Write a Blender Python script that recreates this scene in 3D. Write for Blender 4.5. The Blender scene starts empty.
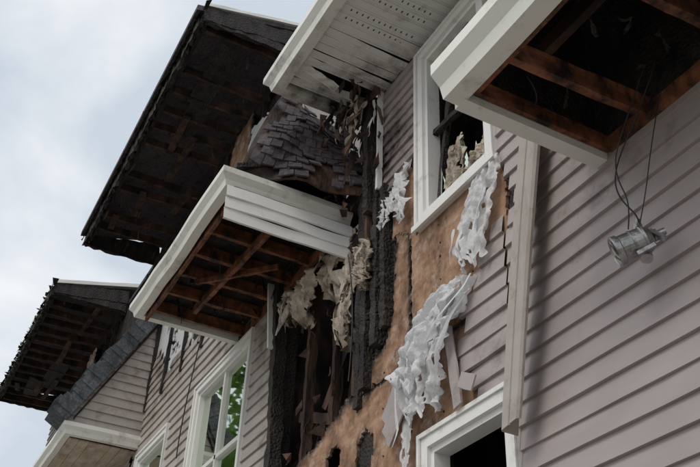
import bpy, math, random
from mathutils import Matrix, Vector, noise
S=bpy.context.scene
random.seed(7)
R=random.Random(11)
G=-1.6
# ------------------------------------------------------------ helpers
def empty(name):
    o=bpy.data.objects.new(name,None); S.collection.objects.link(o); return o
house=empty("burned_house")
class MB:
    def __init__(s): s.v=[]; s.f=[]; s.a=[]
    def add(s,vs,fs,att=None):
        n=len(s.v); s.v+= [tuple(p) for p in vs]; s.f+=[tuple(i+n for i in f) for f in fs]
        s.a+= att if att else [0.0]*len(vs)
    def obj(s,name,mat,parent=house,smooth=False,solid=0):
        me=bpy.data.meshes.new(name); me.from_pydata(s.v,[],s.f)
        at=me.attributes.new("soot",'FLOAT','POINT'); at.data.foreach_set("value",s.a)
        me.materials.append(mat)
        if smooth:
            for p in me.polygons: p.use_smooth=True
        me.update()
        o=bpy.data.objects.new(name,me); S.collection.objects.link(o)
        if parent: o.parent=parent
        if solid:
            m=o.modifiers.new("s","SOLIDIFY"); m.thickness=solid; m.offset=0
        return o
BF=[(0,3,2,1),(4,5,6,7),(0,1,5,4),(1,2,6,5),(2,3,7,6),(3,0,4,7)]
def box(mb,x0,x1,y0,y1,z0,z1,soot=0):
    mb.add([(x0,y0,z0),(x1,y0,z0),(x1,y1,z0),(x0,y1,z0),(x0,y0,z1),(x1,y0,z1),(x1,y1,z1),(x0,y1,z1)],BF,[soot]*8)
def beam(mb,a,b,w,h,jit=0.0,seg=1,soot=0,ref=(0,0,1)):
    a=Vector(a); b=Vector(b); d=(b-a).normalized(); r_=Vector(ref)
    if abs(d.dot(r_))>.95: r_=Vector((0,1,0))
    s_=d.cross(r_).normalized(); u_=s_.cross(d).normalized()
    vs=[];fs=[]
    for i in range(seg+1):
        c=a.lerp(b,i/seg)
        for sx,sy in((-1,-1),(1,-1),(1,1),(-1,1)):
            k=1+ (R.uniform(-jit,jit)*3 if jit else 0)
            p=c+s_*sx*w/2*k+u_*sy*h/2*k
            if jit: p+=Vector((R.uniform(-1,1),R.uniform(-1,1),R.uniform(-1,1)))*jit*.12
            vs.append(p)
    for i in range(seg):
        o=i*4
        for k in range(4):
            fs.append((o+k,o+(k+1)%4,o+4+(k+1)%4,o+4+k))
    fs.append((3,2,1,0)); o=seg*4; fs.append((o,o+1,o+2,o+3))
    mb.add(vs,fs,[soot]*len(vs))
def sweep(mb,path,prof,z0,side=1,sootf=None,seglen=.35,wob=0.0):
    P=[]
    for i in range(len(path)-1):
        a=Vector(path[i]);b=Vector(path[i+1]);n=max(1,int((b-a).length/seglen))
        for k in range(n): P.append((a.lerp(b,k/n),k==0))
    P.append((Vector(path[-1]),True))
    pts=[p[0] for p in P]; n=len(pts); vs=[];fs=[];at=[]
    for i,p in enumerate(pts):
        d0=(pts[i]-pts[i-1]).normalized() if i>0 else None
        d1=(pts[i+1]-pts[i]).normalized() if i<n-1 else None
        def nm(d): return Vector((d.y,-d.x))*side
        if d0 is None: m=nm(d1)
        elif d1 is None: m=nm(d0)
        else:
            n0=nm(d0);n1=nm(d1); m=(n0+n1); m=m/ (1+n0.dot(n1))
        wz=noise.noise(Vector((p.x*1.3,p.y*1.3,z0)))*wob
        wo=noise.noise(Vector((p.x*1.7+9,p.y*1.3,z0)))*wob
        for (o,z) in prof:
            q=p+m*(o+wo); vs.append((q.x,q.y,z0+z+wz)); at.append(sootf(q.x,q.y) if sootf else 0)
    k=len(prof)
    for i in range(n-1):
        for j in range(k):
            a=i*k+j;b=i*k+(j+1)%k
            fs.append((a,b,b+k,a+k))
    fs.append(tuple(range(k))); fs.append(tuple((n-1)*k+j for j in range(k))[::-1])
    mb.add(vs,fs,at)
def inpoly(x,z,poly):
    c=False;j=len(poly)-1
    for i in range(len(poly)):
        xi,zi=poly[i];xj,zj=poly[j]
        if (zi>z)!=(zj>z) and x<(xj-xi)*(z-zi)/(zj-zi)+xi: c=not c
        j=i
    return c
def sheet(mb,poly,holes,y0,y1,cell=.04,jag=.05,seed=0,bulge=0.0,edge=.3):
    xs=[p[0] for p in poly];zs=[p[1] for p in poly]
    x0,x1,z0,z1=min(xs)-.05,max(xs)+.05,min(zs)-.05,max(zs)+.05
    nx=int((x1-x0)/cell);nz=int((z1-z0)/cell)
    vid={};vs=[];fs=[];at=[]
    def ok(x,z,sc=1):
        dx=noise.noise(Vector((x*5,z*5,seed)))*jag+noise.noise(Vector((x*19,z*19,seed+3)))*jag*.5
        dz=noise.noise(Vector((x*5,z*5,seed+7)))*jag+noise.noise(Vector((x*19,z*19,seed+5)))*jag*.5
        if not inpoly(x+dx,z+dz,poly): return False
        for h in holes:
            if inpoly(x+dx,z+dz,h): return False
        return True
    cells={(i,k) for i in range(nx) for k in range(nz) if ok(x0+(i+.5)*cell,z0+(k+.5)*cell)}
    def V(i,k,l):
        key=(i,k,l)
        if key not in vid:
            q=random.Random(i*7919+k*104729+seed)
            x=x0+(i+q.uniform(-.35,.35))*cell; z=z0+(k+q.uniform(-.35,.35))*cell
            b=noise.noise(Vector((x*.9,z*.9,seed+2)))*bulge
            miss=sum(1 for rr in (1,2,3,5,7,10) for (di,dk) in((rr,0),(-rr,0),(0,rr),(0,-rr)) if (i+di,k+dk) not in cells)
            vid[key]=len(vs); vs.append((x,(y0,y1)[l]+b,z)); at.append(miss/24*edge*2.2)
        return vid[key]
    for (i,k) in sorted(cells):
        fs.append((V(i,k,0),V(i+1,k,0),V(i+1,k+1,0),V(i,k+1,0)))
        for (di,dk,a,b) in((-1,0,(i,k),(i,k+1)),(1,0,(i+1,k),(i+1,k+1)),(0,-1,(i,k),(i+1,k)),(0,1,(i,k+1),(i+1,k+1))):
            if (i+di,k+dk) not in cells:
                fs.append((V(*a,0),V(*b,0),V(*b,1),V(*a,1)))
    mb.add(vs,fs,at)
def rect(x0,x1,z0,z1): return [(x0,z0),(x1,z0),(x1,z1),(x0,z1)]
def samp(P,t):
    t=max(0,min(.9999,t))*(len(P)-1);i=min(int(t),len(P)-2);return Vector(P[i]).lerp(Vector(P[i+1]),t-i)
def cloth(mb,Lp,Rp,nu=16,nv=24,fold=.05,freq=4,seed=0,jag=.03,hf=.03,burn=.36):
    vs=[];fs=[]
    for j in range(nv+1):
        t=j/nv
        for i in range(nu+1):
            s=i/nu
            te=t*(1-jag*3*abs(noise.noise(Vector((s*5.3,2.5,seed))))*1.5)
            a=samp(Lp,te);b=samp(Rp,te);p=a.lerp(b,s)
            f=math.sin(s*freq*6.28+seed+noise.noise(Vector((t*2,s*2,seed)))*2.5)*fold*(.35+t)
            e=noise.noise(Vector((s*11,t*2.5,seed+4)))*hf+noise.noise(Vector((s*9,t*9,seed+4)))*hf*.7+abs(noise.noise(Vector((s*17,t*13,seed+9))))*hf*.7
            p=p+Vector((0,-abs(fold)*.6+f+e,0))
            ed=noise.noise(Vector((t*6,i,seed)))*jag*1.6+noise.noise(Vector((t*19,i,seed)))*jag*.7
            if i==0: p+=Vector((ed,0,0))
            if i==nu: p+=Vector((ed,0,0))
            vs.append(p)
    for j in range(nv):
        for i in range(nu):
            t=j/nv
            if t>.35 and noise.noise(Vector((i*.35,j*.22,seed+.5)))>burn: continue   # burn-through holes
            a=j*(nu+1)+i; fs.append((a,a+1,a+nu+2,a+nu+1))
    mb.add(vs,fs)
def ribbons(mb,Lp,Rp,n,wid,seed,out=.06,lean=.1,nseg=14,cover=(.3,.9)):
    q=random.Random(seed)
    for k in range(n):
        s=q.uniform(-.05,1.02);w=q.uniform(.3,1.5)*wid
        t0=q.uniform(0,.55) if q.random()<.7 else 0; t1=min(1.12,t0+q.uniform(*cover))
        o0=q.uniform(0,out);ln=q.uniform(-lean,lean);ph=q.uniform(0,6);tw=q.uniform(-1.5,1.5)
        vs=[];fs=[]
        for j in range(nseg+1):
            f=j/nseg;t=t0+(t1-t0)*f
            a=samp(Lp,t);b=samp(Rp,t);c=a.lerp(b,s)
            if t>1: c=c+Vector((0,0,-(t-1)*.8))
            ww=w*(1-f**2.2*.85)*(.4+.6*min(1,f*4+.3))*(1+.5*noise.noise(Vector((f*5,k*3.1,seed))))
            c=c+Vector((ln*f*f+math.sin(f*5+ph)*.012,-o0*(.3+f)-abs(math.sin(f*4+ph))*.015,0))
            an=tw*f+math.sin(f*6+ph)*.5
            d=Vector((math.cos(an),-math.sin(an)*.7,.12*math.sin(ph)))*ww*.5
            m=c+Vector((0,-ww*.22,0))
            vs+=[c-d,m,c+d]
        for j in range(nseg):
            a=j*3;fs+=[(a,a+1,a+4,a+3),(a+1,a+2,a+5,a+4)]
        mb.add(vs,fs)
# ------------------------------------------------------------ materials
def mat(name,c1,c2,scale=6,rough=.7,bump=.2,bscale=40,stretch=(1,1,1),metal=0,soot=None,detail=4,spec=.4,dirt=None,dscale=1.5,streak=0,island=0):
    m=bpy.data.materials.new(name);m.use_nodes=True;nt=m.node_tree;N=nt.nodes;L=nt.links
    b=N["Principled BSDF"];tc=N.new("ShaderNodeTexCoord");mp=N.new("ShaderNodeMapping");mp.inputs["Scale"].default_value=stretch
    L.new(tc.outputs["Object"],mp.inputs[0])
    n=N.new("ShaderNodeTexNoise");n.inputs["Scale"].default_value=scale;n.inputs["Detail"].default_value=detail;L.new(mp.outputs[0],n.inputs["Vector"])
    r=N.new("ShaderNodeValToRGB");r.color_ramp.elements[0].position=.32;r.color_ramp.elements[1].position=.68
    r.color_ramp.elements[0].color=(*c1,1);r.color_ramp.elements[1].color=(*c2,1);L.new(n.outputs[0],r.inputs[0])
    col=r.outputs[0]
    if island:
        ge=N.new("ShaderNodeNewGeometry");mr=N.new("ShaderNodeMapRange");mr.inputs[3].default_value=1-island;mr.inputs[4].default_value=1+island
        L.new(ge.outputs["Random Per Island"],mr.inputs[0]);hs=N.new("ShaderNodeHueSaturation");L.new(col,hs.inputs["Color"]);L.new(mr.outputs[0],hs.inputs["Value"]);col=hs.outputs[0]
    if dirt:
        n2=N.new("ShaderNodeTexNoise");n2.inputs["Scale"].default_value=dscale;n2.inputs["Detail"].default_value=7;n2.inputs["Roughness"].default_value=.75
        mp2=N.new("ShaderNodeMapping");mp2.inputs["Scale"].default_value=(2.2,2.2,.5) if streak else (1.6,1.6,.8);L.new(tc.outputs["Object"],mp2.inputs[0]);L.new(mp2.outputs[0],n2.inputs["Vector"])
        r2=N.new("ShaderNodeValToRGB");r2.color_ramp.elements[0].position=dirt[1];r2.color_ramp.elements[1].position=dirt[2]
        L.new(n2.outputs[0],r2.inputs[0])
        mx=N.new("ShaderNodeMix");mx.data_type='RGBA';L.new(r2.outputs[0],mx.inputs[0]);L.new(col,mx.inputs[6]);mx.inputs[7].default_value=(*dirt[0],1);col=mx.outputs[2]
    if soot:
        at=N.new("ShaderNodeAttribute");at.attribute_name="soot"
        n3=N.new("ShaderNodeTexNoise");n3.inputs["Scale"].default_value=5;n3.inputs["Detail"].default_value=6;n3.inputs["Roughness"].default_value=.72;L.new(tc.outputs["Object"],n3.inputs["Vector"])
        ad=N.new("ShaderNodeMath");ad.operation='ADD';L.new(n3.outputs[0],ad.inputs[0]);L.new(at.outputs["Fac"],ad.inputs[1])
        r3=N.new("ShaderNodeValToRGB");e=r3.color_ramp.elements
        e[0].position=.60;e[0].color=(0,0,0,1);e[1].position=1.0;e[1].color=(1,1,1,1);L.new(ad.outputs[0],r3.inputs[0])
        r4=N.new("ShaderNodeValToRGB");r4.color_ramp.elements[0].position=.0;r4.color_ramp.elements[0].color=(soot[0],soot[1],soot[2],1);r4.color_ramp.elements[1].position=1;r4.color_ramp.elements[1].color=(.012,.010,.009,1);L.new(r3.outputs[0],r4.inputs[0])
        mx=N.new("ShaderNodeMix");mx.data_type='RGBA';L.new(r3.outputs[0],mx.inputs[0]);L.new(col,mx.inputs[6]);L.new(r4.outputs[0],mx.inputs[7]);col=mx.outputs[2]
    L.new(col,b.inputs["Base Color"]);b.inputs["Roughness"].default_value=rough;b.inputs["Metallic"].default_value=metal
    b.inputs["Specular IOR Level"].default_value=spec
    nb=N.new("ShaderNodeTexNoise");nb.inputs["Scale"].default_value=bscale;nb.inputs["Detail"].default_value=3;L.new(mp.outputs[0],nb.inputs["Vector"])
    bp=N.new("ShaderNodeBump");bp.inputs["Strength"].default_value=bump;bp.inputs["Distance"].default_value=.02;L.new(nb.outputs[0],bp.inputs["Height"]);L.new(bp.outputs[0],b.inputs["Normal"])
    return m
M_sid=mat("vinyl_siding_mauve",(.37,.322,.31),(.415,.362,.35),2.5,.42,.03,14,(1,1,3),soot=(.16,.11,.08),dirt=((.22,.18,.165),.58,1.0),streak=1,island=.05)
M_sid2=mat("vinyl_siding_beige",(.38,.34,.31),(.43,.39,.355),2.5,.5,.04,14,(1,1,3),soot=(.17,.11,.07),dirt=((.22,.17,.14),.54,.88),streak=1,island=.06)
M_white=mat("white_trim",(.77,.76,.73),(.80,.79,.76),3,.38,.02,20,soot=(.25,.17,.1),dirt=((.36,.30,.24),.62,1.0),dscale=3,streak=1)
M_gut=mat("gutter_cream",(.75,.74,.68),(.79,.78,.72),3,.3,.02,20,soot=(.22,.16,.1),dirt=((.30,.26,.2),.63,1.0),dscale=4,streak=1)
M_stain=mat("stained_soffit",(.42,.32,.22),(.60,.52,.42),3,.6,.1,20,(1,4,1),dirt=((.2,.13,.08),.5,.8),dscale=3)
M_char=mat("charred_wood",(.007,.006,.006),(.040,.031,.026),9,.7,1.0,30,(1,1,.35),spec=.4,dirt=((.055,.048,.044),.60,.75),dscale=5)
nt=M_char.node_tree;vo=nt.nodes.new("ShaderNodeTexVoronoi");vo.feature='DISTANCE_TO_EDGE';vo.inputs["Scale"].default_value=26
tc=nt.nodes.new("ShaderNodeTexCoord");nt.links.new(tc.outputs["Object"],vo.inputs["Vector"])
bp=[n for n in nt.nodes if n.type=='BUMP'][0];nt.links.new(vo.outputs[0],bp.inputs["Height"])
M_charb=mat("scorched_brown_wood",(.018,.011,.008),(.13,.068,.04),5,.8,.8,25,(1,1,.3),dirt=((.01,.008,.008),.46,.62))
M_wood=mat("exposed_joist_wood",(.13,.042,.018),(.31,.12,.055),4,.7,.3,30,(3,.5,3),dirt=((.015,.009,.008),.44,.62),dscale=4)
M_osb=mat("plywood_sheathing",(.26,.14,.082),(.45,.285,.185),6,.85,.15,90,(1,1,2.2),soot=(.12,.055,.03),dirt=((.085,.042,.024),.47,.68),dscale=2.4)
nt=M_osb.node_tree;N=nt.nodes;L=nt.links;b=N["Principled BSDF"];src=b.inputs["Base Color"].links[0].from_socket
tc=N.new("ShaderNodeTexCoord");n5=N.new("ShaderNodeTexNoise");n5.inputs["Scale"].default_value=4.7;n5.inputs["Detail"].default_value=8;n5.inputs["Roughness"].default_value=.8;L.new(tc.outputs["Object"],n5.inputs["Vector"])
r5=N.new("ShaderNodeValToRGB");r5.color_ramp.elements[0].position=.53;r5.color_ramp.elements[1].position=.64;L.new(n5.outputs[0],r5.inputs[0])
m5=N.new("ShaderNodeMix");m5.data_type='RGBA';m5.inputs[7].default_value=(.50,.42,.35,1);ml=N.new("ShaderNodeMath");ml.operation='MULTIPLY';ml.inputs[1].default_value=.6;L.new(r5.outputs[0],ml.inputs[0]);L.new(ml.outputs[0],m5.inputs[0]);L.new(src,m5.inputs[6]);L.new(m5.outputs[2],b.inputs["Base Color"])
M_shin=mat("asphalt_shingles",(.045,.038,.042),(.105,.088,.095),30,.85,.6,150,dirt=((.02,.017,.017),.50,.72),dscale=3,island=.3)
M_shinb=mat("asphalt_shingles_grey",(.08,.09,.105),(.17,.185,.20),30,.9,.8,150,dirt=((.03,.03,.03),.48,.7),dscale=3,island=.2)
M_wrap=mat("house_wrap",(.80,.81,.82),(.88,.88,.88),5,.5,.3,60,dirt=((.45,.38,.30),.60,.85),dscale=5)
nt=M_wrap.node_tree;N=nt.nodes;L=nt.links;tl=N.new("ShaderNodeBsdfTranslucent");tl.inputs[0].default_value=(.85,.86,.87,1);ms=N.new("ShaderNodeMixShader");ms.inputs[0].default_value=.35
L.new(N["Principled BSDF"].outputs[0],ms.inputs[1]);L.new(tl.outputs[0],ms.inputs[2]);L.new(ms.outputs[0],N["Material Output"].inputs[0])
M_ins=mat("insulation_paper",(.34,.27,.20),(.60,.53,.44),7,.9,.6,30,dirt=((.05,.035,.028),.48,.68),dscale=5)
M_met=mat("brushed_aluminium",(.30,.30,.30),(.50,.50,.50),12,.35,.1,60,metal=.9,dirt=((.12,.11,.1),.5,.8),dscale=12)
M_blk=mat("black_rubber",(.015,.015,.015),(.03,.03,.03),8,.5,.1,40)
M_grd=mat("gravel_ground",(.20,.19,.17),(.32,.30,.27),.8,.9,.5,8)
M_drk=mat("sooty_interior",(.02,.016,.014),(.14,.10,.08),2.5,.9,.6,15,dirt=((.012,.01,.01),.42,.6),dscale=2)
M_leaf=mat("foliage",(.06,.12,.02),(.12,.21,.045),1.2,.6,.1,10,island=.4)
nt=M_leaf.node_tree;N=nt.nodes;L=nt.links;tl=N.new("ShaderNodeBsdfTranslucent");tl.inputs[0].default_value=(.18,.30,.05,1);ms=N.new("ShaderNodeMixShader");ms.inputs[0].default_value=.4
L.new(N["Principled BSDF"].outputs[0],ms.inputs[1]);L.new(tl.outputs[0],ms.inputs[2]);L.new(ms.outputs[0],N["Material Output"].inputs[0])
M_bark=mat("bark",(.06,.045,.03),(.12,.09,.07),6,.9,.8,12)
mg=bpy.data.materials.new("window_glass");mg.use_nodes=True
b=mg.node_tree.nodes["Principled BSDF"];b.inputs["Base Color"].default_value=(.68,.75,.66,1);b.inputs["Roughness"].default_value=.02;b.inputs["Metallic"].default_value=1.0
M_glass=mg
# ------------------------------------------------------------ structural wall core with openings
UW=(-4.66,-3.85,4.12,5.80); LWn=(-4.64,-3.83,.3,2.24); W1=(-9.8,-8.2,2.55,4.68); W2=(-12.2,-11.0,2.5,4.60)
HOLE=(-7.32,-5.75,2.2,5.0); HOLE2=(-6.4,-5.5,5.15,6.3)
holes=[UW,LWn,W1,W2,HOLE,HOLE2]
def cellwall(mb,x0,x1,z0,z1,y0,y1,hs):
    xs=sorted({x0,x1}|{h[0] for h in hs if x0<h[0]<x1}|{h[1] for h in hs if x0<h[1]<x1})
    for a,b_ in zip(xs,xs[1:]):
        cuts=sorted([(h[2],h[3]) for h in hs if h[0]<=a+1e-6 and h[1]>=b_-1e-6])
        z=z0
        for c in cuts:
            if c[0]>z: box(mb,a,b_,y0,y1,z,min(c[0],z1))
            z=max(z,c[1])
        if z<z1: box(mb,a,b_,y0,y1,z,z1)
mb=MB()
cellwall(mb,-21.5,-7.8,G,8.75,.02,.15,holes)
cellwall(mb,-7.8,-5.9,G,6.5,.02,.15,holes)
cellwall(mb,-5.9,4,G,6.05,.02,.15,holes)
mb.obj("sheathing_core",M_char)
mb=MB()
box(mb,-21.5,-21.35,.15,8,G,8.7);box(mb,3.85,4,.15,8,G,6.0);box(mb,-21.5,4,8,8.15,G,6.0);box(mb,-21.5,-7.8,8,8.15,6.0,8.7)
box(mb,-7.9,-7.8,.15,8,5.1,8.7)
mb.obj("side_and_rear_walls",M_sid2)
mb=MB()
box(mb,-21.3,3.8,1.3,1.4,G,6.0); box(mb,-21.3,3.8,.2,7.9,1.55,1.75); box(mb,-21.3,3.8,.9,7.9,5.05,5.25)
for x in(-10.4,-7.62,-5.15,-3.3): box(mb,x,x+.1,.2,1.25,G,6.0)
mb.obj("interior_rooms",M_drk)
mb=MB()
def slab(mb,x0,x1,ya,za,yb,zb,th):
    mb.add([(x0,ya,za),(x1,ya,za),(x1,yb,zb),(x0,yb,zb),(x0,ya,za+th),(x1,ya,za+th),(x1,yb,zb+th),(x0,yb,zb+th)],BF)
for (x0,x1,H) in((-21.1,-15.5,8.82),(-13.6,-7.8,8.82)):
    slab(mb,x0,x1,-1.4,H,4,H+1.45,.09); slab(mb,x0,x1,8.6,H,4.0,H+1.45,.09)
slab(mb,-15.5,-13.6,.02,8.85,4,10.3,.09);slab(mb,-15.5,-13.6,8.6,8.85,4,10.3,.09)
slab(mb,-5.8,4.4,-.9,6.2,4,8.2,.1);slab(mb,-5.8,4.4,8.6,6.2,4,8.2,.1)
slab(mb,-7.8,-5.9,1.0,6.5,4,8.2,.1);slab(mb,-7.8,-5.9,8.6,6.3,4,8.2,.1)
mb.obj("roof_decks",M_shin)
# ------------------------------------------------------------ charred main eaves
def charred_eave(name,x0,x1,yf,H,sd,bits):
    mb=MB();fh=.16
    R.seed(sd)
    zc=H+.02
    beam(mb,(x0,yf,zc),(x1,yf,zc),.05,fh,.12,80)
    beam(mb,(x0,yf+.06,zc+.03),(x1,yf+.06,zc+.03),.05,.14,.1,50)
    for x in(x0,x1):
        beam(mb,(x,yf,zc+.01),(x,0,zc+.04),.05,fh,.08,14)
        beam(mb,(x+.01,yf,zc+.06),(x+.01,0,zc+.26),.05,.24,.05,14)
    beam(mb,(x0,-.03,zc-.05),(x1,-.03,zc-.05),.06,.14,.1,50)
    x=x0-.05
    while x<x1:
        w=R.uniform(.05,.22); d=R.uniform(.01,.10)
        if R.random()<.10: d=R.uniform(.12,.26)
        mb.add([(x,yf-.03,H+.14),(x+w,yf-.03,H+.14),(x+w*R.uniform(.6,.95),yf-.06-d*.3,H+.10-d),(x+.01,yf-.05,H+.11-d*R.random())],[(0,1,2,3)])
        x+=w
    x=x0
    while x<x1:
        w=R.uniform(.06,.35);o=R.uniform(.0,.09)
        mb.add([(x,yf+.02,H+.15),(x+w,yf+.02,H+.15),(x+w*.8,yf-.03-o,H+.15+R.uniform(-.02,.03)),(x+w*.2,yf-.02-o*R.random(),H+.16)],[(0,1,2,3)]);x+=w*.9
    for k in range(3):
        a=R.uniform(x0,x1-1.5);w=R.uniform(.8,1.6);ya=R.uniform(yf+.15,-.7)
        mb.add([(a,ya,H+.0),(a+w,ya+R.uniform(-.05,.05),H-.01),(a+w*.95,ya+.35,H-.02),(a+.1,ya+.3,H-.03)],[(0,1,2,3)])
    o=mb.obj(name+"_fascia",M_char)
    mb=MB();x=x0+.15
    while x<x1:
        if R.random()<.9: beam(mb,(x,yf+.1,H+.04),(x+R.uniform(-.03,.03),-.0,H+.06+R.uniform(-.03,.03)),.045,.13,.04,10)
        x+=.42+R.uniform(-.04,.04)
    for k in range(5):
        a=R.uniform(x0+.3,x1-.8); y=R.uniform(yf+.2,-.2)
        beam(mb,(a,y,H-.02),(a+R.uniform(.4,1.4),y+R.uniform(-.1,.1),H-.05),.1,.015,.05,6)
    for k in range(bits):
        a=R.uniform(x0+.1,x1-.1);y=R.uniform(yf,-.05);l=R.uniform(.05,.25)
        beam(mb,(a,y,H+.0),(a+R.uniform(-.1,.1),y+R.uniform(-.1,.1),H-l),.018,.006,.1,3)
    mb.obj(name+"_rafters",M_charb)
charred_eave("upper_eave",-13.6,-7.8,-1.3,8.7,3,36)
charred_eave("far_eave",-21.1,-15.5,-1.4,8.7,5,14)
mb=MB(); beam(mb,(-7.76,-1.3,8.93),(-7.76,.5,9.4),.03,.05,.03,8); beam(mb,(-15.46,-1.38,8.9),(-15.46,.6,9.42),.03,.07,.03,8)
beam(mb,(-15.5,-1.44,8.86),(-18.5,-1.44,8.86),.02,.10,.03,12)
mb.obj("roof_drip_edge",M_gut)
mb=MB()
cloth(mb,[(-17.6,-.1,8.6),(-17.5,-.1,7.6)],[(-17.1,-.1,8.6),(-17.1,-.1,7.6)],12,18,.03,1,6,.1,.05)
mb.obj("hanging_soffit_scraps",M_ins)
# ------------------------------------------------------------ siding
burns=[(-6.3,4.6,1.3,.7),(-5.3,5.2,.55,.5),(-11.4,6.3,1.3,.45),(-15.5,8.2,2.2,.7),(-4.2,3.6,.5,.35),(-3.6,3.4,.35,.25),(-7.3,4.6,.8,.5),(-13.0,7.4,1.2,.6),(-4.3,5.9,.9,.3),(-5,2.7,.5,.35),(-2.8,3.4,.6,.22),(-7.1,3.2,.6,.4),(-1.6,3.5,.5,.2),(-8.9,5.2,.7,.3),(-3.8,2.6,.4,.2)]
def soot(x,z):
    s=0
    for bx,bz,r_,k in burns:
        s=max(s,k*math.exp(-((x-bx)**2+(z-bz)**2)/(r_*r_)))
    return s-.05
def strip(mb,x0,x1,z,e,yb=0.0,wob=.0,tilt=0.0):
    n=max(1,int((x1-x0)/.25));vs=[];fs=[];at=[]
    for i in range(n+1):
        x=x0+(x1-x0)*i/n
        w=noise.noise(Vector((x*2.3,z*9,1.5)))*wob
        zz=tilt*(x-x0)+noise.noise(Vector((x*.8,z*5,8)))*.005
        for (y,h) in((-.010,e+.004),(-.013,e*.97),(-.032,.014),(-.034,0),(-.006,-.002)):
            vs.append((x,yb+y-abs(w),z+h+zz)); at.append(soot(x,z+h))
    for i in range(n):
        for k in range(4):
            a=i*5+k;fs.append((a,a+5,a+6,a+1))
    mb.add(vs,fs,at)
def fill(mb,poly,e,z0,hs,jit,seed,wob=.008):
    q=random.Random(seed);zs=[p[1] for p in poly]
    k=int((min(zs)-z0)/e)
    while z0+k*e<max(zs):
        z=z0+k*e;zm=z+e*.5;k+=1
        X=[]
        for i in range(len(poly)):
            (xa,za),(xb,zb)=poly[i-1],poly[i]
            if (za>zm)!=(zb>zm): X.append(xa+(zm-za)/(zb-za)*(xb-xa))
        X.sort()
        for a,b_ in zip(X[::2],X[1::2]):
            a+=q.uniform(-jit[0],jit[0]);b_+=q.uniform(-jit[1],jit[1])
            iv=[(a,b_)]
            for h in hs:
                if h[2]<zm+.03 and h[3]>zm-.03:
                    nv=[]
                    for (c,d) in iv:
                        if h[1]<=c or h[0]>=d: nv.append((c,d))
                        else:
                            if h[0]>c: nv.append((c,h[0]))
                            if h[1]<d: nv.append((h[1],d))
                    iv=nv
            for c,d in iv:
                while d-c>.08:
                    l=min(d-c,q.uniform(2.4,3.8))
                    if d-c-l<.5: l=d-c
                    strip(mb,c,c+l+(.02 if c+l<d-.05 else 0),z,e,-q.uniform(0,.003),wob)
                    c+=l
def grow(h,t=.09): return (h[0]-t,h[1]+t,h[2]-t,h[3]+t)
E=.135
mb=MB()
fill(mb,[(3.9,G),(3.9,3.34),(-2.83,3.34),(-2.83,5.95),(-3.76,5.95),(-3.76,4.1),(-3.60,3.6),(-3.72,3.4),(-3.72,G)],E,G,[],(.0,.0),1)
fill(mb,[(-3.74,3.62),(-3.85,3.5),(-4.05,3.2),(-4.25,2.95),(-4.3,2.7),(-4.15,2.35),(-3.74,2.35)],E,G,[],(.08,0),2,.03)
fill(mb,[(-2.78,5.2),(3.9,5.2),(3.9,5.95),(-2.78,5.95)],E,G,[],(.0,0),2)
fill(mb,[(-5.44,5.98),(-4.78,5.98),(-4.78,4.85),(-5.0,4.62),(-5.3,4.75),(-5.4,5.0)],.115,G,[],(.05,0.02),3,.012)
fill(mb,[(-6.85,G),(-6.85,1.9),(-3.72,1.9),(-3.72,G)],E,G,[grow(LWn)],(.05,0),4)
mb.obj("siding_mauve",M_sid)
mb=MB()
fill(mb,[(-12.6,G),(-12.6,5.6),(-12.2,6.4),(-11.5,5.7),(-10.9,5.9),(-10.2,5.6),(-9.4,5.9),(-8.7,5.2),(-7.50,5.0),(-7.26,2.84),(-7.0,G)],E,G,[grow(W1),grow(W2)],(.05,.04),5)
fill(mb,[(-21.5,G),(-21.5,8.6),(-17.6,8.6),(-17.2,7.9),(-16.5,8.1),(-15,7.3),(-13.7,7.0),(-12.6,6.0),(-12.6,G)],E,G,[],(.02,.2),6)
mb.obj("siding_beige",M_sid2)
mb=MB()
HL=[[(-6.22,2.45),(-5.98,2.45),(-5.95,2.68),(-6.08,2.78),(-6.2,2.7)],[(-5.68,2.36),(-5.45,2.36),(-5.43,2.6),(-5.55,2.74),(-5.68,2.62)]]
OW=rect(LWn[0],LWn[1],.3,LWn[3]);OU=rect(UW[0],UW[1],4.1,5)
sheet(mb,[(-3.70,4.12),(-4.79,4.12),(-4.90,4.22),(-4.90,3.0),(-3.70,3.0)],[OW,OU],-.006,.018,.028,.03,2,.004,.15)
sheet(mb,[(-4.915,4.25),(-5.0,4.3),(-5.17,4.25),(-5.14,3.62),(-5.28,3.29),(-5.6,3.16),(-5.7,3.0),(-4.915,3.0)],[],-.008,.018,.028,.06,3,.004,.42)
sheet(mb,[(-3.70,2.985),(-5.7,2.985),(-5.85,3.1),(-6.18,2.95),(-6.75,2.84),(-6.95,2.6),(-7.2,2.3),(-7.2,1.7),(-3.70,1.7)],[OW]+HL,-.005,.018,.028,.05,4,.004,.42)
mb.obj("plywood_sheathing",M_osb)
mb=MB()
PZ=[(-3.75,3.95),(-5.05,3.95),(-5.05,3.62),(-5.2,3.2),(-5.7,3.0),(-6.6,2.7),(-6.8,1.7),(-3.75,1.7)]
for i in range(9):
    x=-6.5+i*.4
    z=1.9
    while z<4.0:
        xx=x+R.uniform(-.02,.02);zz=z+R.uniform(-.05,.05); r0=R.uniform(.005,.010)
        if R.random()<.8 and inpoly(xx,zz,PZ) and not(LWn[0]-.13<xx<LWn[1]+.13 and zz<2.4) and not(xx<-5.3 and 2.25<zz<2.85):
            mb.add([(xx+r0*math.cos(a*1.047),-.0125,zz+r0*math.sin(a*1.047)) for a in range(6)]+[(xx+r0*math.cos(a*1.047),.0,zz+r0*math.sin(a*1.047)) for a in range(6)],[(0,1,2,3,4,5)]+[(a,(a+1)%6,(a+1)%6+6,a+6) for a in range(6)])
        z+=.17
mb.obj("nail_heads",M_blk)
mb=MB()
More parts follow.
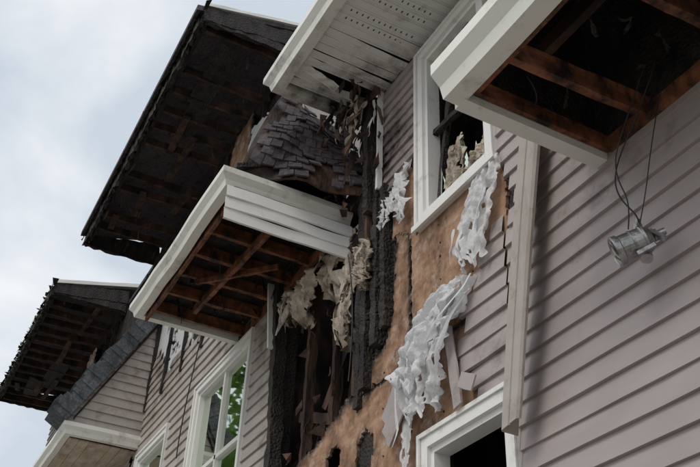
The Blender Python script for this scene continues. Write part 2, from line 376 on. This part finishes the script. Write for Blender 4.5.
sheet(mb,[(-12.7,6.9),(-11.9,6.8),(-10.9,6.4),(-10.5,5.9),(-10.6,5.5),(-11.5,5.3),(-12.0,5.6),(-12.6,5.7)],[[(-11.6,6.2),(-11.2,6.2),(-11.2,5.9),(-11.6,5.8)]],-.004,.018,.05,.35,9,.02)
sheet(mb,[(-8.95,8.3),(-8.3,8.1),(-8.15,7.2),(-8.5,6.6),(-8.95,7.0)],[],-.10,-.07,.04,.15,12,.02)
mb.obj("wrap_remnants",M_wrap)
mb=MB()
sheet(mb,[(-9.7,8.68),(-9.05,8.68),(-9.0,7.4),(-9.4,7.0),(-9.75,7.8)],[],-.08,-.05,.04,.12,13,.02)
sheet(mb,[(-5.15,4.75),(-4.80,4.85),(-4.78,4.05),(-5.2,4.2)],[],-.012,.018,.03,.08,15,.01)
mb.obj("scorched_plywood",M_osb)
# ------------------------------------------------------------ gutters and pent eaves
KG=[(0,0),(.08,0),(.095,.055),(.135,.10),(.135,.155),(.115,.155),(.115,.125),(.02,.12),(.0,.17)]
def KGs(s): return [(a*s,b_*s) for a,b_ in KG]
def pent(name,x0,x1,yf,H,prof,path,side,rise,jm,gm=None,step=.42,ceil=True):
    gm=gm or M_gut
    mb=MB();sweep(mb,path,prof,H,side,sootf=lambda x,y:.04+.2*noise.noise(Vector((x,y,H))),wob=.014);mb.obj(name+"_gutter",gm)
    mb=MB();x=x0+.28
    while x<x1-.1:
        beam(mb,(x,yf+.2,H+.08),(x+R.uniform(-.03,.03),0.0,H+.08),.045,.13,.03,6);x+=step
    box(mb,x0+.1,x1-.1,-.04,.0,H+.0,H+.12)
    mb.obj(name+"_joists",jm)
    mb=MB();slab(mb,x0+.02,x1-.02,yf+.12,H+.2,-.0,H+rise,.05)
    if ceil: box(mb,x0+.15,x1-.15,yf+.13,.01,H+.165,H+.19)
    mb.obj(name+"_roof_deck",M_char)
x0,x1,yf,H=-8.72,-5.93,-1.28,4.82
i=.135*1.05
pent("centre_pent",x0,x1,yf,H,KGs(1.05),[(x0+i,.0),(x0+i,yf+i),(x1-i,yf+i),(x1-i,.0)],1,.75,M_wood)
mb=MB()
for k in range(3):
    z=H-.07-k*.125
    y0_=-1.22
    vs=[];n=8
    for t in range(n+1):
        y=y0_+(1.22)*t/n
        sag=noise.noise(Vector((y*2,k,3)))*.012
        vs+= [(x1-.02+.0+sag,y,z+.055+sag),(x1-.02+.018+sag,y,z-.062+sag),(x1-.02+.002+sag,y,z-.066+sag)]
    fs=[]
    for t in range(n):
        a=t*3; fs+=[(a,a+3,a+4,a+1),(a+1,a+4,a+5,a+2)]
    mb.add(vs,fs)
mb.obj("centre_pent_end_panel",M_white,solid=.004)
mb=MB()
beam(mb,(-5.99,-1.15,H-.03),(-5.99,0,H-.03),.03,.08,.0,1)
beam(mb,(-8.6,-1.1,H+.03),(-6.1,-1.1,H+.03),.03,.16,.03,12)
beam(mb,(-8.2,-.7,H+.02),(-6.3,-.62,H-.02),.04,.09,.03,12)
beam(mb,(-7.6,-.9,H-.02),(-6.9,-.3,H-.02),.03,.06,.03,6)
mb.obj("centre_pent_subfascia",M_wood)
mb=MB()
for k in range(30):
    a=R.uniform(-8.5,-6.1);y=R.uniform(-1.05,-.08);l=R.uniform(.04,.2)
    beam(mb,(a,y,H+.15),(a+R.uniform(-.1,.1),y+R.uniform(-.1,.1),H+.1-l),.018,.006,.1,3)
mb.obj("centre_pent_char_bits",M_char)
x0,x1,yf,H=-20.5,-12.35,-1.13,4.85
pent("left_pent",x0,x1,yf,H,KGs(1.05),[(x0+i,.0),(x0+i,yf+i),(x1-i,yf+i),(x1-i,.0)],1,2.1,M_wood)
mb=MB()
y=yf+.15
while y<-.05:
    box(mb,x0+.2,x1-.2,y,y+.145,H-.01+R.uniform(-.006,.006),H+.01);y+=.15
mb.obj("left_pent_soffit",M_stain)
mb=MB()
z=H+.14
while z<H+2.05:
    t=(z-H-.14)/2.0; ya=yf+.05+(1.1)*t
    mb.add([(x1-.05,ya,z+.13),(x1-.05,0,z+.13),(x1-.03,0,z),(x1-.03,ya-.05,z),(x1-.05,ya-.05,z-.003),(x1-.05,0,z-.003)],[(0,1,2,3),(3,2,5,4)],[.05+.2*t]*6)
    z+=E
mb.obj("left_pent_gable_siding",M_sid2)
mb=MB()
nrm=Vector((0,-2.0,1.13)).normalized()
NR=24
for k in range(NR):
    t0=k/NR;t1=(k+1.3)/NR
    a=Vector((x1+.03,yf+.02,H+.16)).lerp(Vector((x1+.03,.02,H+2.2)),t0);b_=Vector((x1+.03,yf+.02,H+.16)).lerp(Vector((x1+.03,.02,H+2.2)),t1)
    o1=nrm*(.26+.10*noise.noise(Vector((k*.45,0,0)))); sx=R.uniform(-.012,.016)
    vs=[a,b_,b_+o1*.97,a+o1*1.0]; vs=[v+Vector((sx,0,0)) for v in vs]; vs+= [v+Vector((-.5,0,0)) for v in vs]
    mb.add(vs,BF)
mb.obj("left_pent_rake_shingles",M_shinb)
# right pent
x0,x1,yf,H=-2.83,3.5,-1.15,3.29
i2=.135*1.35
mb=MB();sweep(mb,[(x1,yf+i2),(x0,yf+i2)],KGs(1.35),H,-1,wob=.008,sootf=lambda x,y:.03)
mb.obj("right_pent_gutter",M_gut)
mb=MB();beam(mb,(x0+.02,yf+i2-.02,H+.045),(x0+.02,0,H+.045),.09,.11)
beam(mb,(x0-.06,yf+i2,H+.15),(x0-.06,0,H+.15),.06,.10)
mb.obj("right_pent_return",M_gut)
mb=MB()
mb.add([(x0-.02,yf+i2,H+.1),(x0-.02,0,H+.1),(x0-.02,0,H+1.6),(x0-.02,yf+i2,H+.28)],[(0,1,2,3)]);mb.obj("right_pent_gable",M_sid,solid=.01)
mb=MB()
mb.add([(x0+.01,yf+i2,H+.1),(x0+.01,-.01,H+.1),(x0+.01,-.01,H+1.55),(x0+.01,yf+i2,H+.28)],[(0,1,2,3)])
mb.add([(x0,-.012,H+.06),(x1,-.012,H+.06),(x1,-.012,H+1.6),(x0,-.012,H+1.6)],[(0,1,2,3)])
mb.obj("right_pent_burned_lining",M_char)
mb=MB()
x=x0+.36
while x<x1:
    beam(mb,(x,yf+.2,H+.12),(x+.03,0,H+.12),.045,.14,.02,8);x+=.62
beam(mb,(x0+.1,-.03,H+.07),(x1,-.03,H+.07),.05,.10,.01,20)
beam(mb,(x0+.1,yf+i2+.02,H+.09),(x1,yf+i2+.02,H+.09),.03,.16,.01,20)
beam(mb,(x0+.085,yf+i2+.04,H+.09),(x0+.085,-.03,H+.09),.03,.10)
mb.obj("right_pent_joists",M_wood)
mb=MB();slab(mb,x0+.02,x1,yf+.2,H+.28,0,H+1.6,.05);mb.obj("right_pent_roof_deck",M_charb)
mb=MB();beam(mb,(x0+.1,-.55,H+.45),(x0+2.5,-.5,H+.50),.05,.1,.02,6)
for k in range(6): beam(mb,(x0+.5+k*.6,-.9,H+.3),(x0+.5+k*.6,-.05,H+1.2),.05,.12,.02,6)
mb.obj("right_pent_rafters",M_charb)
mb=MB()
for k in range(26):
    a=R.uniform(x0+.2,x0+2.5);y=R.uniform(-.85,-.08);l=R.uniform(.04,.16)
    beam(mb,(a,y,H+.2),(a+R.uniform(-.08,.08),y+R.uniform(-.08,.08),H+.2-l),.014,.005,.1,3)
mb.obj("right_pent_char_bits",M_char)
# upper middle eave
x0,x1,yf,H=-5.93,4.2,-1.02,6.0
mb=MB();i3=.135*1.25
sweep(mb,[(x1,yf+i3),(x0+.16,yf+i3),(x0+.16,0)],KGs(1.25),H-.02,-1,sootf=lambda x,y:.16*max(0,1-(x+5.9)/1.2)+.0+max(0,.4*(1+y)),wob=.012)
mb.obj("main_eave_gutter",M_gut)
mb=MB();x=x0+.2;k=0
while x<x1:
    dm=max(0,1-(x-x0)/1.15)
    ya=yf+i3+.01; yb=-.005
    dz=-R.uniform(0,.16)*dm if R.random()<.6 else 0
    if dm>.35 and R.random()<.35: yb=-R.uniform(.2,.5)
    w=.098
    vs=[];n=6
    for t in range(n+1):
        y=ya+(yb-ya)*t/n; zz=H+.03+dz*(t/n)**1.5+R.uniform(-.008,.008)*dm
        tw=R.uniform(-.025,.025)*dm
        vs+= [(x,y,zz),(x+.014,y,zz+.014),(x+.028,y,zz),(x+w,y,zz+tw)]
    fs=[]
    for t in range(n):
        for j in range(3):
            a=t*4+j;fs.append((a,a+1,a+5,a+4))
    dd=max(0,1-(x-x0)/1.7)
    mb.add(vs,fs,[.0+.42*dd*(.15+.85*((j//4)/n)) for j in range(len(vs))])
    x+=.1;k+=1
mb.obj("main_eave_soffit",M_white)
mb=MB()
for a in range(9,24):
    for b_ in range(12):
        x=x0+.25+a*.1;y=yf+i3+.1+b_*.055
        if y<-.05 and a%3!=2:
            mb.add([(x,y,H+.026),(x+.024,y,H+.026),(x+.024,y+.010,H+.026),(x,y+.010,H+.026)],[(0,1,2,3)])
mb.obj("soffit_vents",M_blk)
mb=MB();box(mb,x0+.2,x1,-.9,0,H+.12,H+.16);mb.obj("main_eave_inner",M_char)
# ------------------------------------------------------------ windows
def window(name,w,trim=.10,sash=True,glass=True,mull=False,sv=0):
    x0,x1,z0,z1=w
    mb=MB();y0=-.05;y1=.02
    box(mb,x0-trim,x0,y0,y1,z0-trim,z1+trim,sv);box(mb,x1,x1+trim,y0,y1,z0-trim,z1+trim,sv)
    box(mb,x0,x1,y0-.002,y1,z1,z1+trim,sv);box(mb,x0,x1,y0-.004,y1,z0-trim,z0,sv)
    box(mb,x0-trim-.02,x1+trim+.02,y0-.03,y0-.005,z0-trim-.02,z0-trim+.03,sv)
    for (a,b_,c,d) in((x0-trim,x0-trim+.03,z0-trim+.04,z1+trim),(x1+trim-.03,x1+trim,z0-trim+.04,z1+trim),(x0-trim+.03,x1+trim-.03,z1+trim-.03,z1+trim)):
        box(mb,a,b_,y0-.018,y0-.003,c,d,sv)
    for (a,b_,c,d) in((x0,x0+.035,z0,z1),(x1-.035,x1,z0,z1),(x0+.035,x1-.035,z0,z0+.05),(x0+.035,x1-.035,z1-.04,z1)):
        box(mb,a,b_,-.02,.10,c,d,sv)
    if sash:
        zm=(z0+z1)/2
        box(mb,x0+.035,x1-.035,.0,.06,zm-.025,zm+.025)
        if mull:
            xm=(x0+x1)/2; box(mb,xm-.022,xm+.022,.0,.08,z0+.05,z1-.04)
    mb.obj(name+"_frame",M_white)
    if glass:
        mb=MB();box(mb,x0+.035,x1-.035,.04,.045,z0+.05,z1-.04);mb.obj(name+"_glass",M_glass)
window("bay_window",W1,mull=True);window("side_window",W2,mull=False)
window("upper_window",UW,.105,sash=False,glass=False,sv=.05);window("lower_window",LWn,.105,sash=False,glass=False,sv=.05)
mb=MB()
zz=4.95
beam(mb,(-4.62,.05,zz),(-3.9,.05,zz-.06),.04,.05,.05,8)
beam(mb,(-4.62,.07,4.2),(-4.4,.12,5.7),.05,.04,.05,8)
mb.obj("burned_sash",M_char)
mb=MB()
for k in range(16):
    x=R.uniform(-4.62,-4.0);z=4.16 if k%2 else 5.76;s=1 if k%2 else -1;w=R.uniform(.08,.2);h=R.uniform(.08,.45)
    mb.add([(x,.045,z),(x+w,.045,z),(x+w*R.random(),.045,z+s*h)],[(0,1,2)])
mb.obj("broken_glass",M_glass)
mb=MB()
Lc=[(-4.42,.08,4.65),(-4.42,.04,4.4),(-4.45,.0,4.14)];Rc=[(-4.27,.08,4.7),(-4.22,.05,4.4),(-4.28,-.0,4.14)]
cloth(mb,Lc,Rc,20,28,.02,2,3,.06,.03)
cloth(mb,[(-4.15,.05,4.35),(-4.2,0,4.14)],[(-3.9,.05,4.45),(-3.88,0,4.14)],18,14,.02,2,32,.06,.04)
mb.obj("torn_curtain",M_ins,solid=.003)
# ------------------------------------------------------------ burned opening framing
mb=MB()
beam(mb,(-7.42,-.05,5.0),(-7.10,-.05,1.9),.10,.12,.05,40)
for (xa,xb,z0,z1,y) in((-5.72,-5.66,2.9,6.2,.0),(-5.57,-5.52,3.0,5.9,-.03),(-5.40,-5.36,3.3,5.3,-.03),(-6.3,-6.3,5.0,6.6,0),(-6.9,-6.9,5.0,6.6,0),(-5.5,-5.45,4.6,6.0,-.09),(-5.28,-5.24,3.4,4.8,-.02)):
    beam(mb,(xb,y,z0),(xa,y,z1),.08,.10,.05,34)
beam(mb,(-7.4,.0,4.98),(-5.4,-.02,5.05),.10,.16,.06,24)
beam(mb,(-5.75,.02,4.35),(-5.35,.02,4.3),.08,.1,.06,6);beam(mb,(-5.75,.02,3.75),(-5.3,.02,3.7),.08,.1,.06,6)
for x in(-8.2,-8.7,-9.3,-10.0,-10.8,-11.6,-12.4,-13.2,-14.0): beam(mb,(x,-.02,5.4),(x,-.02,8.7),.05,.08,.05,24)
for x in(-16.0,-16.6): beam(mb,(x,-.02,6.8),(x,-.02,8.7),.05,.08,.08,24)
mb.obj("charred_studs",M_char)
mb=MB()
beam(mb,(-5.47,-.08,4.05),(-5.5,-.08,5.0),.03,.05,.03,12)
beam(mb,(-6.9,.35,4.3),(-5.8,.4,3.2),.05,.12,.04,16);beam(mb,(-6.7,.25,2.7),(-6.1,.2,4.6),.05,.12,.04,16)
beam(mb,(-6.6,.15,3.3),(-5.75,.2,4.35),.04,.1,.04,16);beam(mb,(-7.1,.15,3.4),(-5.8,.2,2.9),.05,.1,.04,16)
beam(mb,(-6.85,.1,2.3),(-6.85,.1,4.9),.05,.09,.05,24);beam(mb,(-6.35,.12,2.6),(-6.32,.12,4.9),.05,.09,.05,24);beam(mb,(-5.92,.1,2.6),(-5.90,.1,4.9),.05,.09,.05,24)
beam(mb,(-7.1,.12,2.85),(-5.75,.12,2.9),.09,.06,.05,20)
beam(mb,(-7.2,.5,4.6),(-6.5,.6,2.6),.05,.12,.04,16)
mb.obj("scorched_studs",M_charb)
mb=MB()
sheet(mb,[(-7.1,4.9),(-6.2,4.9),(-6.2,4.0),(-6.5,3.7),(-6.7,3.9),(-7.1,4.2)],[],.5,.52,.03,.25,21,.03,.5)
sheet(mb,[(-6.9,3.4),(-6.5,3.5),(-6.3,3.0),(-6.4,2.6),(-6.9,2.6)],[],.6,.62,.03,.25,22,.03,.5)
mb.obj("hanging_drywall",M_osb)
mb=MB()
beam(mb,(-7.52,-.08,5.0),(-7.34,-.08,4.15),.03,.16,.0,4,ref=(0,1,0))
mb.obj("loose_corner_trim",M_white)
mb=MB()
beam(mb,(-5.38,-.05,6.0),(-5.34,-.07,4.8),.03,.05,.02,8)
mb.obj("siding_edge_channel",M_white)
mb=MB()
for k in range(150):
    cx=R.uniform(-6.1,-5.25);cz=R.uniform(4.9,6.2);cy=-R.uniform(.02,.45);l=R.uniform(.04,.2)
    if k>110: cx=R.uniform(-7.1,-5.4);cz=R.uniform(2.9,4.7);cy=R.uniform(-.06,.15)
    dx,dy,dz=[R.uniform(-1,1)*l for _ in range(3)]
    mb.add([(cx,cy,cz),(cx+dx,cy+dy*.5,cz+dz),(cx+dx*.6+R.uniform(-.05,.05),cy+R.uniform(-.05,.05),cz+dz*.8-.06),(cx-.04,cy+.02,cz-.05)],[(0,1,2,3)])
mb.obj("char_debris",M_charb,solid=.008)
mb=MB()
ribbons(mb,[(-6.0,-.35,6.05),(-5.95,-.25,5.5)],[(-5.4,-.1,6.0),(-5.4,-.1,5.4)],9,.13,41,.12,.15,cover=(.2,.6))
mb.obj("burned_paper_scraps",M_ins,solid=.003)
mb=MB()
ribbons(mb,[(-5.75,-.12,5.9),(-5.75,-.12,5.2)],[(-5.35,-.08,5.9),(-5.35,-.1,5.1)],5,.06,43,.05,.08,cover=(.2,.5))
mb.obj("melted_vinyl_shreds",M_white,solid=.003)
# hip-end shingles remnant
mb=MB();mbd=MB()
def patch(u,v):
    BL=Vector((-6.0,-1.12,5.04));BR=Vector((-5.66,-.02,4.98));TR=Vector((-6.10,-.08,6.0));TL=Vector((-6.45,-.62,6.60))
    p=BL.lerp(BR,u).lerp(TL.lerp(TR,u),v)
    b_=math.sin(v*math.pi)*.08+math.sin(u*math.pi)*.03
    return p+Vector((b_, -.03*math.sin(v*math.pi)*(1-u),-.03*math.sin(u*math.pi)*(1-v)))+Vector((noise.noise(Vector((u*3,v*3,4)))*.11,0,noise.noise(Vector((u*4,v*2,9)))*.04))
nr=12
for j in range(nr):
    v0=j/nr;v1=(j+1.3)/nr;u=-.02+(j%2)*.05
    while u<1.02:
        w=.105;ua,ub=max(0,u),min(1.04,u+w-.006)
        hole=noise.noise(Vector((u*4,v0*4,6.2)))>.42
        if ub>ua+.02 and not hole and not(R.random()<.3 and (j>9 or u>.85 or u<.05 or j==0)):
            off=Vector((.014,0,.004));jl=R.uniform(-.014,.010);lift=R.uniform(0,.035) if R.random()<.25 else 0
            lo=Vector((lift,-lift*.3,lift*.2))
            a=patch(ua,v0+jl)+off*1.6+lo;b_=patch(ub,v0+jl+R.uniform(-.008,.008))+off*1.6+lo;c=patch(ub,min(1.05,v1))+off*.3;d=patch(ua,min(1.05,v1))+off*.3
            mb.add([a,b_,c,d,a-off,b_-off],[(0,1,2,3),(0,4,5,1)])
        u+=w
mb.obj("hip_shingles",M_shin,solid=.006)
n=14;vs=[patch(i_/n,j_/n)-Vector((.03,0,.01)) for j_ in range(n+1) for i_ in range(n+1)]
mbd.add(vs,[(j_*(n+1)+i_,j_*(n+1)+i_+1,(j_+1)*(n+1)+i_+1,(j_+1)*(n+1)+i_) for j_ in range(n) for i_ in range(n)])
mbd.obj("hip_deck",M_charb,solid=.02)
mb=MB()
beam(mb,(-6.6,-1.0,4.98),(-6.75,-.4,6.4),.05,.12,.05,14);beam(mb,(-7.3,-1.0,4.98),(-7.3,-.1,6.2),.05,.12,.05,14);beam(mb,(-8.1,-1.0,4.98),(-8.1,-.1,6.0),.05,.12,.05,14)
mb.obj("hip_rafters",M_char)
# ------------------------------------------------------------ separate damaged things
hw=empty("torn_house_wrap")
mb=MB()
UL=[(-4.00,-.05,4.0),(-4.14,-.07,3.75),(-4.24,-.08,3.5),(-4.15,-.08,3.25)];UR=[(-3.70,-.05,4.02),(-3.72,-.07,3.8),(-3.82,-.08,3.5),(-3.90,-.08,3.2)]
cloth(mb,UL,UR,40,54,.010,1.8,1,.05,.045,.55)
ribbons(mb,UL,UR,4,.06,51,.03,.06)
mb.obj("upper_sheet",M_wrap,hw,True)
mb=MB()
LL=[(-4.40,-.05,3.24),(-4.58,-.10,3.1),(-4.74,-.14,2.92),(-4.84,-.16,2.72),(-4.82,-.14,2.52),(-4.76,-.12,2.38)];LR=[(-4.03,-.05,3.22),(-4.12,-.10,3.06),(-4.22,-.14,2.93),(-4.32,-.16,2.75),(-4.36,-.14,2.55),(-4.40,-.12,2.40)]
cloth(mb,LL,LR,56,70,.012,1.6,2,.07,.08,.50)
LL2=[Vector(p)+Vector((.03,-.05,.02)) for p in LL];LR2=[Vector(p)+Vector((-.08,-.06,.02)) for p in LR]
cloth(mb,LL2[:5],LR2[:5],44,50,.012,1.4,23,.09,.07,.42)
ribbons(mb,LL,LR,6,.08,52,.08,.12)
mb.obj("lower_sheet",M_wrap,hw,True)
mb=MB()
cloth(mb,[(-4.93,-.05,2.6),(-4.94,-.06,2.2),(-4.92,-.05,1.9)],[(-4.80,-.06,2.6),(-4.82,-.07,2.2),(-4.84,-.05,1.9)],12,40,.006,1.2,54,.04,.02,.6)
cloth(mb,[(-5.3,-.05,4.62),(-5.28,-.08,4.3)],[(-5.08,-.05,4.68),(-5.05,-.08,4.35)],18,20,.01,1.2,55,.10,.05,.5)
cloth(mb,[(-5.05,-.05,4.75),(-5.05,-.08,4.45),(-4.98,-.08,4.2)],[(-4.88,-.05,4.8),(-4.9,-.08,4.5),(-4.87,-.08,4.2)],16,22,.01,1.2,56,.10,.05,.5)
mb.obj("strips",M_wrap,hw,True)
ins=empty("hanging_insulation")
mb=MB()
def batt(Lp,Rp,seed,nr_,w,f=.04):
    cloth(mb,Lp,Rp,30,36,f,1.5,seed,.10,.09,.45); ribbons(mb,Lp,Rp,nr_,w,seed+60,.12,.1)
batt([(-7.25,-.0,4.78),(-7.22,-.08,4.5),(-7.05,-.05,4.25)],[(-6.55,-.0,4.75),(-6.5,-.1,4.45),(-6.75,-.05,4.1)],11,4,.10)
batt([(-6.5,.02,4.85),(-6.42,-.05,4.5),(-6.3,-.0,4.2)],[(-5.9,.02,4.78),(-5.85,-.06,4.3),(-5.95,-.05,3.85)],12,5,.10)
batt([(-6.12,.02,4.2),(-6.02,-.04,3.9),(-5.95,-.02,3.55)],[(-5.8,.02,4.3),(-5.78,-.05,3.9),(-5.82,-.04,3.4)],13,3,.08)
batt([(-5.56,-.12,4.3),(-5.56,-.14,4.0),(-5.5,-.12,3.85)],[(-5.40,-.12,4.3),(-5.38,-.13,4.0),(-5.42,-.12,3.8)],14,1,.05,.02)
mb.obj("batts",M_ins,ins,True)
ds=empty("broken_siding")
mb=MB()
for k,(ax,az,bx,bz) in enumerate(((-5.20,2.62,-4.84,2.98),(-5.16,2.50,-4.78,2.86),(-5.08,2.40,-4.74,2.72),(-4.16,2.50,-4.02,2.42))):
    beam(mb,(ax,-.05-.02*k,az),(bx,-.08-.01*k,bz),.012,.10,.02,4,ref=(0,0,1),soot=.1)
beam(mb,(-4.34,-.07,2.95),(-4.22,-.09,2.35),.09,.012,.02,6,soot=.1)
mb.obj("clapboard_pieces",M_sid,ds)
ht=empty("hanging_corner_trim")
mb=MB()
A=Vector((-3.26,-.10,3.95));B=Vector((-3.60,-.17,1.98));nseg=14;vs=[];fs=[];at=[]
for j in range(nseg+1):
    t=j/nseg;c=A.lerp(B,t)+Vector((math.sin(t*3.1)*.03,-math.sin(t*3.14)*.03,0))
    sc=1-.25*t
    for (dx,dy) in((-.10,.12),(-.10,-.02),(-.085,-.035),(-.01,-.035),(.0,-.022),(.01,-.035),(.085,-.035),(.10,-.02),(.10,0)):
        vs.append(c+Vector((dx*sc,min(dy*sc,-.04-c.y),(dx*.12 if j==nseg else 0)))); at.append(.02+.08*t)
for j in range(nseg):
    for k in range(8):
        a=j*9+k;fs.append((a,a+1,a+10,a+9))
mb.add(vs,fs,at);mb.obj("corner_post",M_sid2,ht,solid=.004)
# ------------------------------------------------------------ floodlight
fl=empty("security_light")
C=Vector((-2.53,-.22,2.50));ax=Vector((-.55,-.55,-.28)).normalized()
def lathe(mb,c,ax,prof,n=28):
    r_=Vector((0,0,1)).cross(ax).normalized();u_=ax.cross(r_)
    vs=[];fs=[]
    for (d,rad) in prof:
        for k in range(n):
            a=k*6.2832/n;vs.append(c+ax*d+(r_*math.cos(a)+u_*math.sin(a))*rad)
    for i_ in range(len(prof)-1):
        for k in range(n):
            a=i_*n+k;b_=i_*n+(k+1)%n;fs.append((a,b_,b_+n,a+n))
    fs.append(tuple(range(n))[::-1]);fs.append(tuple(range((len(prof)-1)*n,len(prof)*n)))
    mb.add(vs,fs)
mb=MB();lathe(mb,C,ax,[(-.10,.035),(-.095,.055),(-.07,.068),(-.065,.074),(-.055,.074),(-.05,.068),(-.01,.069),(-.008,.072),(-.002,.072),(0,.069),(.055,.070),(.06,.078),(.085,.080),(.09,.074),(.085,.068)])
mb.obj("housing",M_met,fl,False)
mb=MB();lathe(mb,C,ax,[(.07,.066),(.086,.060),(.088,.01)]);mb.obj("lens",M_glass,fl)
mb=MB()
lathe(mb,C+Vector((.03,.02,.08)),Vector((.1,.2,1)).normalized(),[(-.02,.022),(.03,.022),(.032,.014),(.06,.014)],14)
lathe(mb,C+Vector((.05,.03,-.06)),Vector((.2,-.3,-1)).normalized(),[(-.02,.022),(.03,.022),(.032,.03),(.05,.03)],14)
lathe(mb,C-ax*.11,-ax,[(0,.03),(.02,.03),(.022,.018),(.06,.018)],14)
beam(mb,C+Vector((.08,.04,.05)),C+Vector((.12,.1,.0)),.03,.02);beam(mb,C+Vector((.06,-.04,-.1)),C+Vector((.12,.02,-.06)),.02,.02)
mb.obj("bracket",M_met,fl)
def wire(name,pts,rad,parent,m):
    cu=bpy.data.curves.new(name,'CURVE');cu.dimensions='3D';cu.bevel_depth=rad;cu.bevel_resolution=3
    s=cu.splines.new('NURBS');s.points.add(len(pts)-1);s.order_u=4;s.use_endpoint_u=True
    for p,q in zip(s.points,pts): p.co=(*q,1)
    cu.materials.append(m);o=bpy.data.objects.new(name,cu);S.collection.objects.link(o);o.parent=parent
cb=empty("electrical_cable")
wire("black_wire",[(-2.19,-.2,3.45),(-2.3,-.24,3.2),(-2.5,-.26,3.0),(-2.56,-.25,2.85),(-2.52,-.22,2.72),(-2.46,-.2,2.62),(-2.5,-.2,2.56)],.004,cb,M_blk)
wire("grey_wire",[(-2.22,-.25,3.42),(-2.38,-.3,3.1),(-2.48,-.32,2.95),(-2.46,-.3,2.75),(-2.44,-.28,2.68),(-2.50,-.26,2.56)],.0035,cb,M_blk)
wire("thin_wire",[(-2.2,-.15,3.4),(-2.24,-.2,3.15),(-2.34,-.2,2.95),(-2.40,-.2,2.75),(-2.48,-.2,2.6)],.003,cb,M_blk)
wire("eave_wire",[(-2.75,-.6,3.42),(-2.7,-.55,3.36),(-2.62,-.6,3.38),(-2.6,-.7,3.45)],.004,cb,M_blk)
wire("wall_wire",[(-10.0,-.05,5.6),(-10.1,-.07,5.0),(-10.3,-.06,4.4),(-10.25,-.06,4.0)],.008,cb,M_blk)
wire("stud_wire",[(-5.7,-.15,4.3),(-5.55,-.15,3.8),(-5.6,-.12,3.5),(-5.65,-.12,3.1)],.006,cb,M_blk)
# ------------------------------------------------------------ ground
mb=MB();mb.add([(-400,-400,G),(400,-400,G),(400,400,G),(-400,400,G)],[(0,1,2,3)]);mb.obj("ground",M_grd,None)
def tree(cx,cy,h,rad,seed,n=5200):
    tr=empty("tree")
    q=random.Random(seed)
    mb=MB();beam(mb,(cx,cy,G),(cx+.3,cy,G+h*.55),.6,.6,.03,6);beam(mb,(cx+.3,cy,G+h*.5),(cx,cy+.2,G+h*.9),.28,.28,.03,6)
    cl=[]
    for k in range(46):
        a=q.uniform(0,6.28);rr=rad*q.uniform(.2,.85);z=G+h*q.uniform(.25,1.0);sc=1-abs((z-G)/h-.62)*1.1
        p=Vector((cx+math.cos(a)*rr*sc,cy+math.sin(a)*rr*sc,z));cl.append(p)
        beam(mb,(cx+.2,cy,z-1.8),tuple(p),.12,.12,.02,3)
    mb.obj("trunk",M_bark,tr)
    mb=MB()
    for k in range(n):
        c=q.choice(cl);d=Vector((q.gauss(0,1),q.gauss(0,1),q.gauss(0,.8)));d*=rad*.2
        p=c+d;s=q.uniform(.16,.34);a=Vector((q.uniform(-1,1),q.uniform(-1,1),q.uniform(-1,1))).normalized()*s;b_=a.cross(Vector((q.uniform(-1,1),q.uniform(-1,1),q.uniform(-1,1)))).normalized()*s*.6
        mb.add([p-a,p-b_,p+a,p+b_],[(0,1,2,3)])
    mb.obj("foliage",M_leaf,tr)
tree(-31,-10.8,27,5.4,4,15000)
tree(-24.5,-10.2,18,4.2,8,11000)
# ------------------------------------------------------------ camera, light, world
r=Vector((.4722,.8806,.0386)); u=Vector((.4957,-.3015,.8144)); b=r.cross(u).normalized(); u=b.cross(r).normalized(); r.normalize()
cd=bpy.data.cameras.new("camera"); co=bpy.data.objects.new("camera",cd); S.collection.objects.link(co)
co.matrix_world=Matrix(((r.x,u.x,b.x,0),(r.y,u.y,b.y,-3),(r.z,u.z,b.z,0),(0,0,0,1)))
cd.lens=36*900/700;cd.clip_end=2000;S.camera=co
el,azd=math.radians(48),Vector((.30,-.95,0)).normalized()
sd=Vector((azd.x*math.cos(el),azd.y*math.cos(el),math.sin(el)))
sl=bpy.data.lights.new("sun","SUN");sl.energy=1.3;sl.angle=math.radians(25);sl.color=(1,.95,.88)
so=bpy.data.objects.new("sun",sl);S.collection.objects.link(so);so.rotation_euler=sd.to_track_quat('Z','Y').to_euler()
w=bpy.data.worlds.new("World"); S.world=w; w.use_nodes=True;nt=w.node_tree;N=nt.nodes;L=nt.links
bg=N["Background"];sk=N.new("ShaderNodeTexSky");sk.sky_type='NISHITA';sk.sun_disc=False;sk.sun_elevation=el;sk.sun_rotation=math.atan2(azd.x,azd.y)
L.new(sk.outputs[0],bg.inputs[0]);bg.inputs[1].default_value=.1
bg2=N.new("ShaderNodeBackground");tc=N.new("ShaderNodeTexCoord");mp=N.new("ShaderNodeMapping");mp.inputs["Scale"].default_value=(1,1,1.6)
n1=N.new("ShaderNodeTexNoise");n1.inputs["Scale"].default_value=3.2;n1.inputs["Detail"].default_value=5;n1.inputs["Roughness"].default_value=.5;n1.inputs["Distortion"].default_value=.3
L.new(tc.outputs["Generated"],mp.inputs[0]);L.new(mp.outputs[0],n1.inputs["Vector"])
rp=N.new("ShaderNodeValToRGB");rp.color_ramp.elements[0].position=.38;rp.color_ramp.elements[0].color=(.56,.62,.69,1);rp.color_ramp.elements[1].position=.60;rp.color_ramp.elements[1].color=(.88,.89,.90,1)
L.new(n1.outputs[0],rp.inputs[0]);L.new(rp.outputs[0],bg2.inputs[0]);bg2.inputs[1].default_value=1.18
mx=N.new("ShaderNodeMixShader");mx.inputs[0].default_value=.9
L.new(bg.outputs[0],mx.inputs[1]);L.new(bg2.outputs[0],mx.inputs[2]);L.new(mx.outputs[0],N["World Output"].inputs[0])
S.view_settings.view_transform='Standard'
